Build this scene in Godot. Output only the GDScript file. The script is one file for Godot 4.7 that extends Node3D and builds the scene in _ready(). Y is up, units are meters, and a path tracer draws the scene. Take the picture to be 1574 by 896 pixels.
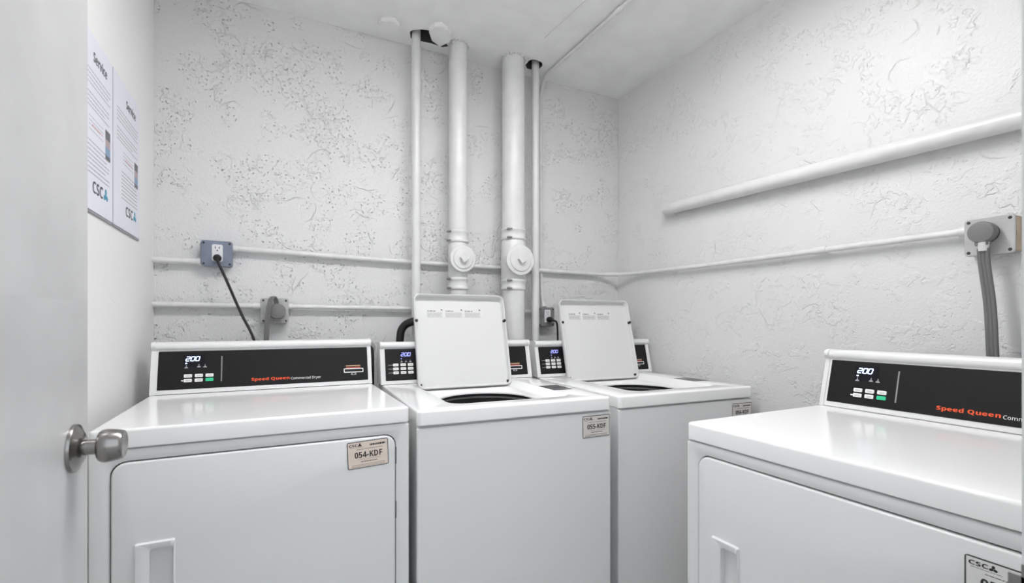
extends Node3D
# A small laundry room: two coin washers between two dryers, painted pipes on rough plaster.
# World: X runs along the back wall, Y is up, Z points from the back wall to the doorway (the camera stands at Z = 0).

const ROOM_L := -0.402
const ROOM_R := 1.783
const BACK := -2.2
const FRONT := -0.166
const CEIL := 2.434
const LAMP := Vector2(1.2, 0.20)
const FACE_ENERGY := 2.8
const SIDE_ENERGY := 0.08

var M := {}
var names := {}
var font_bold: SystemFont
var font_reg: SystemFont


func _ready() -> void:
	# ---- camera ----
	var cam := Camera3D.new()
	cam.name = "camera"
	add_child(cam)
	cam.position = Vector3(0, 1.147, 0)
	cam.rotation_degrees = Vector3(0, -26.5, 0)
	cam.near = 0.05
	cam.far = 50.0
	cam.keep_aspect = Camera3D.KEEP_HEIGHT
	cam.projection = Camera3D.PROJECTION_FRUSTUM
	cam.size = 896.0 / 734.0 * 0.05
	cam.frustum_offset = Vector2(0, 47.0 / 734.0 * 0.05)
	cam.current = true
	var lens := CameraAttributesPhysical.new()
	lens.frustum_focal_length = 35.0
	lens.frustum_near = 0.05
	lens.frustum_far = 50.0
	lens.exposure_aperture = 18.0
	lens.frustum_focus_distance = 1.9
	cam.attributes = lens
	cam.near = 0.05
	cam.far = 50.0
	# ---- sky (daylight reaches the room through the open doorway only) and exposure ----
	var env := Environment.new()
	env.background_mode = Environment.BG_SKY
	var sky := Sky.new()
	var sm := ProceduralSkyMaterial.new()
	sm.sky_top_color = Color(0.80, 0.83, 0.86)
	sm.sky_horizon_color = Color(0.86, 0.87, 0.88)
	sm.ground_horizon_color = Color(0.70, 0.70, 0.70)
	sm.ground_bottom_color = Color(0.55, 0.55, 0.55)
	sm.sky_energy_multiplier = 1.0
	sky.sky_material = sm
	env.sky = sky
	env.background_energy_multiplier = 3.2
	env.tonemap_mode = Environment.TONE_MAPPER_LINEAR
	env.tonemap_exposure = 0.635
	env.sdfgi_enabled = true
	env.ssao_enabled = true
	env.ssil_enabled = true
	var we := WorldEnvironment.new()
	we.name = "world_environment"
	we.environment = env
	add_child(we)

	font_bold = SystemFont.new()
	font_bold.font_names = PackedStringArray(["Droid Sans"])
	font_bold.font_weight = 700
	font_reg = SystemFont.new()
	font_reg.font_names = PackedStringArray(["Droid Sans"])

	materials()
	ceiling_lamp(Vector3(0.60, CEIL, -1.0))
	room()
	door_and_frame()
	machines()
	pipes()
	conduits()
	outlets()
	posters()


# ---------------------------------------------------------------- helpers
func numbered(called: String) -> String:
	var n: int = names.get(called, 0)
	names[called] = n + 1
	return called if n == 0 else "%s_%03d" % [called, n]


func thing(called: String, label: String, category: String, at := Vector3.ZERO, turn := 0.0, group := "") -> Node3D:
	var o := Node3D.new()
	o.name = numbered(called)
	add_child(o)
	o.position = at
	o.rotation.y = turn
	o.set_meta("label", label)
	o.set_meta("category", category)
	if group:
		o.set_meta("group", group)
	return o


func setting(called: String, kind := "structure") -> Node3D:
	var o := Node3D.new()
	o.name = called
	add_child(o)
	o.set_meta("kind", kind)
	return o


func mb() -> SurfaceTool:
	var st := SurfaceTool.new()
	st.begin(Mesh.PRIMITIVE_TRIANGLES)
	return st


func build(st: SurfaceTool, called: String, mat: Material, parent: Node) -> MeshInstance3D:
	var o := MeshInstance3D.new()
	o.name = called
	o.mesh = st.commit()
	o.material_override = mat
	parent.add_child(o, true)
	return o


func copy_of(src: MeshInstance3D, parent: Node, xf: Transform3D) -> MeshInstance3D:
	var o := MeshInstance3D.new()
	o.name = src.name
	o.mesh = src.mesh
	o.material_override = src.material_override
	parent.add_child(o, true)
	o.transform = xf
	return o


func vert(st: SurfaceTool, p: Vector3, n: Vector3, uv: Vector2) -> void:
	st.set_normal(n)
	st.set_uv(uv)
	st.add_vertex(p)


# a, b, c, d run counter-clockwise as seen from outside
func quad(st: SurfaceTool, p: Array, n: Array, uv: Array) -> void:
	for k in [0, 2, 1, 0, 3, 2]:
		vert(st, p[k], n[k], uv[k])


func rr_points(s: Array, seg: int) -> Array:
	# rounded rectangle [cx, cy, w, h, r, z]: points and outward normals, counter-clockwise
	var hw: float = s[2] / 2.0
	var hh: float = s[3] / 2.0
	var r: float = clampf(s[4], 0.0001, minf(hw, hh))
	var pts := []
	var nor := []
	for c in 4:
		var sx: float = [1, -1, -1, 1][c]
		var sy: float = [1, 1, -1, -1][c]
		for k in seg + 1:
			var a: float = (c + float(k) / seg) * PI / 2.0
			var n := Vector3(cos(a), sin(a), 0)
			pts.append(Vector3(s[0] + sx * (hw - r), s[1] + sy * (hh - r), s[5]) + n * r)
			nor.append(n)
	return [pts, nor]


# a run of rounded rectangles joined one to the next; normals follow the bands, creases stay sharp
func nest(st: SurfaceTool, xf: Transform3D, shapes: Array, cap0 := true, cap1 := true, seg := 4) -> void:
	var loops := []
	for s in shapes:
		loops.append(rr_points(s, seg))
	var cnt: int = loops[0][0].size()
	var bands := []
	for k in shapes.size() - 1:
		var row := []
		for i in cnt:
			var n2: Vector3 = loops[k][1][i]
			var t := Vector3(-n2.y, n2.x, 0)
			var dir: Vector3 = loops[k + 1][0][i] - loops[k][0][i]
			var nn := t.cross(dir)
			row.append(nn.normalized() if nn.length() > 1e-9 else n2)
		bands.append(row)
	var first: Array = shapes[0]
	var u := func(p: Vector3) -> Vector2: return Vector2((p.x - first[0]) / first[2] + 0.5, 0.5 - (p.y - first[1]) / first[3])
	for k in bands.size():
		for i in cnt:
			var j := (i + 1) % cnt
			var p := [loops[k][0][i], loops[k][0][j], loops[k + 1][0][j], loops[k + 1][0][i]]
			var n := []
			for q in [[i, -1], [j, -1], [j, 1], [i, 1]]:
				var own: Vector3 = bands[k][q[0]]
				var o: int = k + q[1]
				if o >= 0 and o < bands.size() and own.dot(bands[o][q[0]]) > 0.7:
					own = (own + bands[o][q[0]]).normalized()
				n.append((xf.basis * own).normalized())
			quad(st, [xf * p[0], xf * p[1], xf * p[2], xf * p[3]], n, [u.call(p[0]), u.call(p[1]), u.call(p[2]), u.call(p[3])])
	for e in 2:
		if not [cap0, cap1][e]:
			continue
		var s: Array = shapes[-1] if e else shapes[0]
		var l: Array = loops[-1][0] if e else loops[0][0]
		var nz := (xf.basis * Vector3(0, 0, 1 if e else -1)).normalized()
		var c := Vector3(s[0], s[1], s[5])
		for i in cnt:
			var a: Vector3 = l[i]
			var b: Vector3 = l[(i + 1) % cnt]
			if e:
				vert(st, xf * c, nz, u.call(c)); vert(st, xf * b, nz, u.call(b)); vert(st, xf * a, nz, u.call(a))
			else:
				vert(st, xf * c, nz, u.call(c)); vert(st, xf * a, nz, u.call(a)); vert(st, xf * b, nz, u.call(b))


# slab w x h x (z0..z1), its front edge rounded by b (its back edge too with both)
func slab(st: SurfaceTool, xf: Transform3D, cx: float, cy: float, w: float, h: float, r: float, z0: float, z1: float, b := 0.0, both := false, seg := 4) -> void:
	var list := []
	if both:
		for k in 4:
			var a := PI / 2 * k / 3.0
			list.append([b * (1 - sin(a)), z0 + b * (1 - cos(a))])
	else:
		list.append([0.0, z0])
	if b > 0.0:
		for k in 4:
			var a := PI / 2 * k / 3.0
			list.append([b * (1 - cos(a)), z1 - b * (1 - sin(a))])
	else:
		list.append([0.0, z1])
	var shapes := []
	for q in list:
		shapes.append([cx, cy, w - 2 * q[0], h - 2 * q[0], maxf(r - q[0], 0.0002), q[1]])
	nest(st, xf, shapes, true, true, seg)


# lathe about local z: prof is a list of [radius, z]
func lathe(st: SurfaceTool, xf: Transform3D, prof: Array, seg := 6) -> void:
	var shapes := []
	for q in prof:
		var r: float = maxf(q[0], 0.0003)
		shapes.append([0, 0, 2 * r, 2 * r, r, q[1]])
	nest(st, xf, shapes, true, true, seg)


func bx(st: SurfaceTool, a: Vector3, b: Vector3) -> void:
	var c := (a + b) / 2.0
	slab(st, Transform3D(Basis(), Vector3(0, 0, 0)), c.x, c.y, absf(b.x - a.x), absf(b.y - a.y), 0.0002, minf(a.z, b.z), maxf(a.z, b.z), 0.0, false, 1)


# tube along points (already smooth), round or flat-oval section
func tube(st: SurfaceTool, pts: Array, r: float, seg := 14, r2 := -1.0, side := Vector3.ZERO) -> void:
	if r2 < 0:
		r2 = r
	var tang := []
	for i in pts.size():
		var a: Vector3 = pts[maxi(i - 1, 0)]
		var b: Vector3 = pts[mini(i + 1, pts.size() - 1)]
		tang.append((b - a).normalized())
	var x: Vector3 = side
	if x == Vector3.ZERO:
		x = Vector3.UP if absf(tang[0].y) < 0.9 else Vector3.RIGHT
	var rings := []
	var nors := []
	var along := 0.0
	var al := []
	for i in pts.size():
		var t: Vector3 = tang[i]
		x = (x - t * x.dot(t)).normalized()
		var y := t.cross(x)
		var ring := []
		var nr := []
		for k in seg:
			var a := TAU * k / seg
			ring.append(pts[i] + x * cos(a) * r + y * sin(a) * r2)
			nr.append((x * cos(a) / r + y * sin(a) / r2).normalized())
		rings.append(ring)
		nors.append(nr)
		if i > 0:
			along += (pts[i] - pts[i - 1]).length()
		al.append(along)
	for i in pts.size() - 1:
		for k in seg:
			var j := (k + 1) % seg
			var uv := [Vector2(float(k) / seg, al[i]), Vector2(float(k + 1) / seg, al[i]), Vector2(float(k + 1) / seg, al[i + 1]), Vector2(float(k) / seg, al[i + 1])]
			quad(st, [rings[i][k], rings[i][j], rings[i + 1][j], rings[i + 1][k]], [nors[i][k], nors[i][j], nors[i + 1][j], nors[i + 1][k]], uv)
	for e in 2:
		var i: int = pts.size() - 1 if e else 0
		var n: Vector3 = tang[i] if e else -tang[i]
		for k in seg:
			var a: Vector3 = rings[i][k]
			var b: Vector3 = rings[i][(k + 1) % seg]
			vert(st, pts[i], n, Vector2.ZERO)
			if e:
				vert(st, b, n, Vector2.ZERO); vert(st, a, n, Vector2.ZERO)
			else:
				vert(st, a, n, Vector2.ZERO); vert(st, b, n, Vector2.ZERO)


# corners of a polyline rounded with radius rad
func bend(p: Array, rad: float, n := 7) -> Array:
	var out := [p[0]]
	for i in range(1, p.size() - 1):
		var a: Vector3 = (p[i - 1] - p[i])
		var b: Vector3 = (p[i + 1] - p[i])
		var l := minf(rad, minf(a.length(), b.length()) * 0.49)
		var s: Vector3 = p[i] + a.normalized() * l
		var e: Vector3 = p[i] + b.normalized() * l
		for k in n + 1:
			var t := float(k) / n
			out.append(s.lerp(p[i], t).lerp((p[i] as Vector3).lerp(e, t), t))
	out.append(p[-1])
	return out


# smooth curve through points
func curve(p: Array, n := 8) -> Array:
	var out := []
	for i in p.size() - 1:
		var a: Vector3 = p[maxi(i - 1, 0)]
		var d: Vector3 = p[mini(i + 2, p.size() - 1)]
		for k in n:
			out.append((p[i] as Vector3).cubic_interpolate(p[i + 1], a, d, float(k) / n))
	out.append(p[-1])
	return out


# extrude a (z, y) outline along x; neighbouring edges that bend little are shaded as one curve
func prism(st: SurfaceTool, poly: PackedVector2Array, x0: float, x1: float) -> void:
	if Geometry2D.is_polygon_clockwise(poly):
		poly.reverse()
	var cnt := poly.size()
	var en := []
	for i in cnt:
		var d := poly[(i + 1) % cnt] - poly[i]
		en.append(Vector2(d.y, -d.x).normalized())
	for i in cnt:
		var j := (i + 1) % cnt
		var n0: Vector2 = en[i]
		var n1: Vector2 = en[i]
		var pv: Vector2 = en[(i + cnt - 1) % cnt]
		var nx: Vector2 = en[j]
		if n0.dot(pv) > 0.75:
			n0 = (n0 + pv).normalized()
		if n1.dot(nx) > 0.75:
			n1 = (n1 + nx).normalized()
		var a := Vector3(x0, poly[i].y, poly[i].x)
		var b := Vector3(x1, poly[i].y, poly[i].x)
		var c := Vector3(x1, poly[j].y, poly[j].x)
		var e := Vector3(x0, poly[j].y, poly[j].x)
		var m0 := Vector3(0, n0.y, n0.x)
		var m1 := Vector3(0, n1.y, n1.x)
		# clockwise from outside
		for v in [[a, m0], [c, m1], [b, m0], [a, m0], [e, m1], [c, m1]]:
			vert(st, v[0], v[1], Vector2.ZERO)
	var tri := Geometry2D.triangulate_polygon(poly)
	for k in range(0, tri.size(), 3):
		for e in 2:
			var x: float = [x0, x1][e]
			var q := [poly[tri[k]], poly[tri[k + 1]], poly[tri[k + 2]]]
			var nn := Vector3(-1 if e == 0 else 1, 0, 0)
			var w := [Vector3(x, q[0].y, q[0].x), Vector3(x, q[1].y, q[1].x), Vector3(x, q[2].y, q[2].x)]
			if ((w[1] - w[0]) as Vector3).cross(w[2] - w[0]).dot(nn) > 0:
				w = [w[0], w[2], w[1]]
			for v in w:
				vert(st, v, nn, Vector2.ZERO)


# flat lettering of the given width (or height when width is 0), centred on xf, facing its +z
func lettering(text: String, called: String, font: Font, width: float, height: float, xf: Transform3D, mat: Material, parent: Node, slant := 0.0) -> MeshInstance3D:
	var t := TextMesh.new()
	t.text = text
	t.font = font
	t.font_size = 48
	t.pixel_size = 0.001
	t.depth = 0.004
	t.curve_step = 1.5
	var arr: Array = t.surface_get_arrays(0) if t.get_surface_count() else []
	var lo := Vector3(1e9, 1e9, 1e9)
	var hi := -lo
	for v in arr[Mesh.ARRAY_VERTEX]:
		lo = lo.min(v)
		hi = hi.max(v)
	var size := hi - lo
	var mid := (lo + hi) / 2.0
	var sx := width / size.x if width > 0 else height / size.y
	var sy := height / size.y if height > 0 else sx
	var am := ArrayMesh.new()
	var st := mb()
	var idx = arr[Mesh.ARRAY_INDEX]
	var vs: PackedVector3Array = arr[Mesh.ARRAY_VERTEX]
	var ns: PackedVector3Array = arr[Mesh.ARRAY_NORMAL]
	for k in (idx.size() if idx != null else vs.size()):
		var i: int = idx[k] if idx != null else k
		var p := (vs[i] - mid)
		p = Vector3(p.x * sx + p.y * sy * slant, p.y * sy, (p.z + 0.002) * 0.1)
		vert(st, xf * p, (xf.basis * ns[i]).normalized(), Vector2.ZERO)
	st.commit(am)
	var o := MeshInstance3D.new()
	o.name = called
	o.mesh = am
	o.material_override = mat
	parent.add_child(o, true)
	return o


# ---------------------------------------------------------------- materials
func mat(c: Color, rough := 0.5, metal := 0.0, spec := 0.5) -> StandardMaterial3D:
	var m := StandardMaterial3D.new()
	m.albedo_color = c
	m.roughness = rough
	m.metallic = metal
	m.metallic_specular = spec
	return m


func noise(freq: float, sd: int, oct := 3, kind := FastNoiseLite.TYPE_SIMPLEX_SMOOTH) -> FastNoiseLite:
	var n := FastNoiseLite.new()
	n.noise_type = kind
	n.seed = sd
	n.frequency = freq
	n.fractal_octaves = oct
	return n


# trowelled plaster under paint: relief only, a height map
func plaster(sd: int, w: int, h: int, ppm: float, groove: float, pits: float, streak: float, strokes := 130) -> ImageTexture:
	var na := noise(10.0 / ppm, sd, 2)
	na.domain_warp_enabled = true
	na.domain_warp_amplitude = 0.05 * ppm
	na.domain_warp_frequency = 9.0 / ppm
	var a := na.get_image(w, h).get_data()
	var b := noise(3.2 / ppm, sd + 1, 3).get_image(w, h).get_data()
	var c := noise(75.0 / ppm, sd + 2, 2).get_image(w, h).get_data()
	var nd := noise(24.0 / ppm, sd + 3, 2)
	nd.domain_warp_enabled = true
	nd.domain_warp_amplitude = 0.02 * ppm
	nd.domain_warp_frequency = 30.0 / ppm
	var d := nd.get_image(w, h).get_data()
	var f := noise(5.5 / ppm, sd + 4, 2).get_image(w, h).get_data()
	var e := noise(130.0 / ppm, sd + 5, 2).get_image(w, h).get_data()
	var q := noise(16.0 / ppm, sd + 6, 2).get_image(w, h).get_data()
	var ht := PackedFloat32Array()
	ht.resize(w * h)
	for i in w * h:
		var av: float = a[i] - 128.0
		var dv: float = d[i] - 128.0
		var m1: float = clampf((b[i] - 120.0) / 40.0, 0.0, 1.0)
		var m2: float = clampf((f[i] - 134.0) / 34.0, 0.0, 1.0)
		var gate: float = clampf((q[i] - 128.0) / 30.0, 0.0, 1.0) * clampf((c[i] - 60.0) / 50.0, 0.0, 1.0)
		# cracks: thin lines along the edges of trowelled patches, at three levels
		var l1: float = minf(absf(av), absf(av - 34.0))
		var g := maxf(0.0, 1.0 - l1 / 5.0) * m1 * gate
		var l2: float = minf(absf(dv), absf(dv - 44.0))
		var g2 := maxf(0.0, 1.0 - l2 / 7.5) * m2 * gate
		var p: float = clampf((c[i] - 200.0) / 18.0, 0.0, 1.0) * (0.12 + 0.88 * maxf(m1, m2))
		var plate: float = clampf(av / 14.0, 0.0, 1.0) * m1
		var plate2: float = clampf(dv / 18.0, 0.0, 1.0) * m2
		ht[i] = plate * 0.34 * groove + plate2 * 0.26 * streak - g * 0.55 * groove - g2 * 0.45 * streak - p * 0.55 * pits + e[i] * 0.0004 + c[i] * 0.0004
	# longer hairline cracks and trowel lips, each a wandering stroke
	var g3 := RandomNumberGenerator.new()
	g3.seed = sd * 7 + 1
	for n in strokes:
		var pos := Vector2(g3.randf() * w, g3.randf() * h)
		var ang := g3.randf() * TAU
		var turn := g3.randf_range(-0.03, 0.03)
		var steps := int(g3.randf_range(0.02, 0.11) * ppm)
		var deep := g3.randf_range(0.35, 1.0)
		for t in steps:
			ang += turn + g3.randf_range(-0.16, 0.16)
			pos += Vector2(cos(ang), sin(ang))
			var fade := deep * sin(PI * t / steps) * (0.55 + 0.45 * g3.randf())
			for o in [[0, 0, 1.0], [1, 0, 0.6], [0, 1, 0.6], [-1, 0, 0.3], [0, -1, 0.3]]:
				var px := int(pos.x) + int(o[0])
				var py := int(pos.y) + int(o[1])
				if px < 0 or py < 0 or px >= w or py >= h:
					continue
				var i2 := py * w + px
				ht[i2] = minf(ht[i2], ht[i2] * 0.5 - 0.45 * fade * float(o[2]))
	var im := Image.create_from_data(w, h, false, Image.FORMAT_RF, ht.to_byte_array())
	return ImageTexture.create_from_image(im)


func plaster_mat(col: Color, sd: int, w: int, h: int, ppm: float, groove: float, pits: float, streak: float, depth: float, rough: float) -> StandardMaterial3D:
	var t := plaster(sd, w, h, ppm, groove, pits, streak)
	var m := mat(col, rough)
	m.heightmap_enabled = true
	m.heightmap_texture = t
	m.heightmap_scale = depth
	return m


func speckled(col: Color, rough: float, metal: float, amount: float, freq: float, sd: int, bump := 0.0) -> StandardMaterial3D:
	# paint or plastic with a faint uneven coat, mapped by position
	var m := mat(col, rough, metal)
	var im := noise(freq, sd, 4).get_image(256, 256, false, false, true)
	var by := im.get_data()
	for i in by.size():
		by[i] = int(255.0 - amount * (255 - by[i]))
	m.albedo_texture = ImageTexture.create_from_image(Image.create_from_data(256, 256, false, Image.FORMAT_L8, by))
	m.uv1_triplanar = true
	m.uv1_world_triplanar = true
	m.uv1_scale = Vector3(1.7, 1.7, 1.7)
	if bump > 0.0:
		var im2 := noise(freq * 0.6, sd + 9, 3).get_seamless_image(256, 256)
		m.heightmap_enabled = true
		m.heightmap_texture = ImageTexture.create_from_image(im2)
		m.heightmap_scale = bump
	return m


func print_lines(w: int, h: int, paper: Color, ink: Color, sd: int, x0: float, x1: float, y0: float, y1: float, rows: int, thick: float) -> Image:
	# small print too fine to read: rows of short dark dashes
	var im := Image.create(w, h, false, Image.FORMAT_RGB8)
	im.fill(paper)
	var g := RandomNumberGenerator.new()
	g.seed = sd
	rows_of(im, ink, g, x0, x1, y0, y1, rows, thick)
	return im


func rows_of(im: Image, ink: Color, g: RandomNumberGenerator, x0: float, x1: float, y0: float, y1: float, rows: int, thick: float) -> void:
	var w := im.get_width()
	var h := im.get_height()
	for r in rows:
		var y := int((y0 + (y1 - y0) * (r + 0.5) / rows) * h)
		var x := int(x0 * w)
		var stop := int((x1 - (0.25 * g.randf() * (x1 - x0) if r % 3 == 2 else 0.0)) * w)
		while x < stop:
			var l := g.randi_range(int(0.02 * w), int(0.07 * w))
			im.fill_rect(Rect2i(x, y, mini(l, stop - x), maxi(1, int(thick * h))), ink)
			x += l + maxi(1, int(0.01 * w))


func tex_mat(im: Image, rough := 0.5) -> StandardMaterial3D:
	var m := mat(Color.WHITE, rough)
	m.albedo_texture = ImageTexture.create_from_image(im)
	return m


func glow(c: Color, e: float) -> StandardMaterial3D:
	var m := mat(c, 0.4)
	m.emission_enabled = true
	m.emission = c
	m.emission_energy_multiplier = e
	return m


func materials() -> void:
	M.back_wall = plaster_mat(Color(0.865, 0.865, 0.865), 11, 1500, 1680, 686.0, 0.85, 1.7, 0.7, 0.75, 0.5)
	M.right_wall = plaster_mat(Color(0.875, 0.875, 0.875), 47, 1400, 1680, 686.0, 0.65, 0.7, 1.0, 0.5, 0.45)
	M.left_wall = plaster_mat(Color(0.93, 0.93, 0.925), 83, 700, 840, 343.0, 0.3, 0.3, 0.5, 0.15, 0.5)
	M.ceiling = speckled(Color(0.96, 0.96, 0.96), 0.42, 0, 0.035, 0.012, 5, 0.05)
	M.floor = speckled(Color(0.68, 0.68, 0.67), 0.5, 0, 0.25, 0.02, 6)
	M.pipe = speckled(Color(0.885, 0.885, 0.885), 0.32, 0, 0.05, 0.03, 7)
	M.conduit = speckled(Color(0.91, 0.91, 0.91), 0.35, 0, 0.08, 0.04, 8, 0.015)
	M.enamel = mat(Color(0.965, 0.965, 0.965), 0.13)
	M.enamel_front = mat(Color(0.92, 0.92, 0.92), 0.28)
	M.plastic = mat(Color(0.91, 0.91, 0.91), 0.3)
	M.lid = mat(Color(0.87, 0.87, 0.87), 0.35)
	M.panel = mat(Color(0.10, 0.10, 0.10), 0.45, 0.0, 0.35)
	M.groove_shade_gasket = mat(Color(0.25, 0.25, 0.26), 0.6)  # dark grey carries the door groove's shade as well as its seal
	M.tub = mat(Color(0.22, 0.22, 0.22), 0.45)
	M.steel_tub = mat(Color(0.5, 0.5, 0.5), 0.35, 0.8)
	M.rubber = mat(Color(0.06, 0.06, 0.06), 0.5)
	M.hose = mat(Color(0.07, 0.07, 0.07), 0.42)
	M.digit = glow(Color(0.85, 0.90, 1.0), 1.3)
	M.digit_blue = glow(Color(0.66, 0.68, 1.0), 1.1)
	M.display_window = mat(Color(0.06, 0.055, 0.09), 0.35, 0.0, 0.35)
	M.icon = mat(Color(0.62, 0.62, 0.64), 0.5)
	M.line = mat(Color(0.58, 0.58, 0.58), 0.4)
	M.orange = mat(Color(0.98, 0.36, 0.18), 0.45)
	M.white_ink = mat(Color(0.94, 0.94, 0.94), 0.5)
	M.red_ink = mat(Color(0.72, 0.30, 0.26), 0.5)
	M.tan_ink = mat(Color(0.74, 0.62, 0.50), 0.5)
	M.green = mat(Color(0.20, 0.80, 0.58), 0.4)
	M.black = mat(Color(0.02, 0.02, 0.02), 0.5)
	M.ink = mat(Color(0.13, 0.13, 0.14), 0.6)
	M.poster_ink = mat(Color(0.30, 0.30, 0.33), 0.6)
	M.dark_groove = mat(Color(0.2, 0.2, 0.2), 0.6)
	var leg := print_lines(64, 32, Color(0.94, 0.94, 0.93), Color(0.52, 0.52, 0.52), 3, 0.25, 0.8, 0.3, 0.75, 2, 0.12)
	M.button = tex_mat(leg, 0.4)
	M.tag = tag_paper(Color(0.93, 0.87, 0.82))
	M.tag_grey = tag_paper(Color(0.87, 0.85, 0.83))
	M.tag_white = tag_paper(Color(0.90, 0.90, 0.89))
	M.lid_label = lid_print()
	M.top_label = top_print()
	M.box_blue = speckled(Color(0.53, 0.56, 0.63), 0.42, 0.35, 0.12, 0.03, 21)
	M.box_grey = speckled(Color(0.75, 0.75, 0.75), 0.45, 0.2, 0.12, 0.03, 22)
	M.box_dark = speckled(Color(0.58, 0.58, 0.58), 0.45, 0.3, 0.15, 0.03, 23)
	M.box_pale = speckled(Color(0.76, 0.76, 0.76), 0.42, 0.1, 0.08, 0.03, 24)
	M.beige = speckled(Color(0.80, 0.72, 0.62), 0.6, 0, 0.15, 0.03, 25)
	M.outlet = mat(Color(0.88, 0.88, 0.90), 0.35)
	M.plug_grey = mat(Color(0.46, 0.46, 0.46), 0.5)
	M.cable_grey = mat(Color(0.42, 0.42, 0.42), 0.45)
	M.clamp = speckled(Color(0.62, 0.62, 0.62), 0.45, 0.2, 0.2, 0.05, 9)
	M.screw = mat(Color(0.25, 0.25, 0.25), 0.4, 0.6)
	M.nickel = mat(Color(0.62, 0.61, 0.60), 0.24, 1.0)
	M.door = speckled(Color(0.80, 0.80, 0.80), 0.35, 0, 0.05, 0.012, 31, 0.05)
	M.frame = speckled(Color(0.88, 0.88, 0.88), 0.4, 0, 0.05, 0.02, 32)
	M.paper = mat(Color(0.90, 0.90, 0.94), 0.35)
	M.poster_edge = mat(Color(0.58, 0.58, 0.61), 0.5)
	M.blue = mat(Color(0.18, 0.55, 0.68), 0.5)
	M.hole = mat(Color(0.30, 0.30, 0.30), 0.9)
	M.lamp_glass = glow(Color(1.0, 1.0, 1.0), 1.0)
	M.lamp_base = mat(Color(0.85, 0.85, 0.85), 0.4)


func tag_paper(paper: Color) -> StandardMaterial3D:
	var im := print_lines(256, 176, paper, paper.darkened(0.5), 5, 0.10, 0.90, 0.84, 0.95, 2, 0.02)
	var g := RandomNumberGenerator.new()
	g.seed = 8
	rows_of(im, paper.darkened(0.6), g, 0.22, 0.86, 0.27, 0.32, 1, 0.018)
	rows_of(im, paper.darkened(0.65), g, 0.32, 0.72, 0.72, 0.78, 1, 0.03)
	rows_of(im, paper.darkened(0.45), g, 0.25, 0.8, 0.66, 0.70, 1, 0.015)
	rows_of(im, Color(0.2, 0.2, 0.2), g, 0.55, 0.93, 0.08, 0.20, 1, 0.07)
	rows_of(im, paper.darkened(0.5), g, 0.07, 0.4, 0.2, 0.24, 1, 0.012)
	for e in [Rect2i(0, 0, 256, 5), Rect2i(0, 171, 256, 5), Rect2i(0, 0, 5, 176), Rect2i(251, 0, 5, 176)]:
		im.fill_rect(e, Color(0.26, 0.26, 0.26))
	return tex_mat(im, 0.45)


func lid_print() -> StandardMaterial3D:
	var im := Image.create(512, 84, false, Image.FORMAT_RGB8)
	im.fill(Color(0.88, 0.88, 0.88))
	var g := RandomNumberGenerator.new()
	g.seed = 12
	for k in 3:
		var x0: float = [0.01, 0.325, 0.665][k]
		var x1: float = [0.28, 0.63, 0.96][k]
		im.fill_rect(Rect2i(int(x0 * 512), 36, int((x1 - x0) * 512), 46), Color(0.83, 0.83, 0.83))
		rows_of(im, Color(0.50, 0.50, 0.50), g, x0 + 0.01, x0 + 0.15, 0.16, 0.34, 1, 0.12)
		rows_of(im, Color(0.68, 0.68, 0.68), g, x0 + 0.01, x1 - 0.02, 0.44, 0.95, 4, 0.06)
		im.fill_rect(Rect2i(int((x1 - 0.028) * 512), 8, 14, 14), Color(0.45, 0.45, 0.45))
	return tex_mat(im, 0.4)


func top_print() -> StandardMaterial3D:
	var im := print_lines(128, 160, Color(0.22, 0.22, 0.22), Color(0.50, 0.50, 0.50), 33, 0.08, 0.92, 0.06, 0.94, 9, 0.035)
	im.fill_rect(Rect2i(44, 60, 40, 44), Color(0.16, 0.16, 0.16))
	return tex_mat(im, 0.3)


# ---------------------------------------------------------------- lamp
func ceiling_lamp(at: Vector3) -> void:
	var o := thing("ceiling_lamp", "long white wraparound ceiling lamp fed by the slim conduit", "lamp", at)
	var down := Transform3D(Basis(Vector3.RIGHT, PI / 2), Vector3.ZERO)   # local z points down
	var st := mb()
	slab(st, down, 0, 0, LAMP.x + 0.03, LAMP.y + 0.03, 0.01, 0.0, 0.022, 0.004, false, 3)
	build(st, "housing", M.lamp_base, o)
	st = mb()
	slab(st, down, 0, 0, LAMP.x, LAMP.y, 0.02, 0.021, 0.070, 0.02, false, 4)
	build(st, "wraparound_lens", M.lamp_glass, o)
	# the face throws light down, the rounded sides of the lens throw it at the walls
	var l := AreaLight3D.new()
	l.name = "lamp_light"
	o.add_child(l)
	l.position = Vector3(0, -0.074, 0)
	l.rotation_degrees = Vector3(-90, 0, 0)
	l.area_size = LAMP
	l.light_energy = FACE_ENERGY
	l.area_range = 8.0
	l.area_attenuation = 2.0
	l.shadow_enabled = true
	for k in 3:
		var g := OmniLight3D.new()
		g.name = "lens_light"
		o.add_child(g, true)
		g.position = Vector3((k - 1) * LAMP.x * 0.33, -0.115, 0)
		g.light_energy = SIDE_ENERGY
		g.light_size = 0.04
		g.omni_range = 8.0
		g.omni_attenuation = 2.0
		g.shadow_enabled = true


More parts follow.
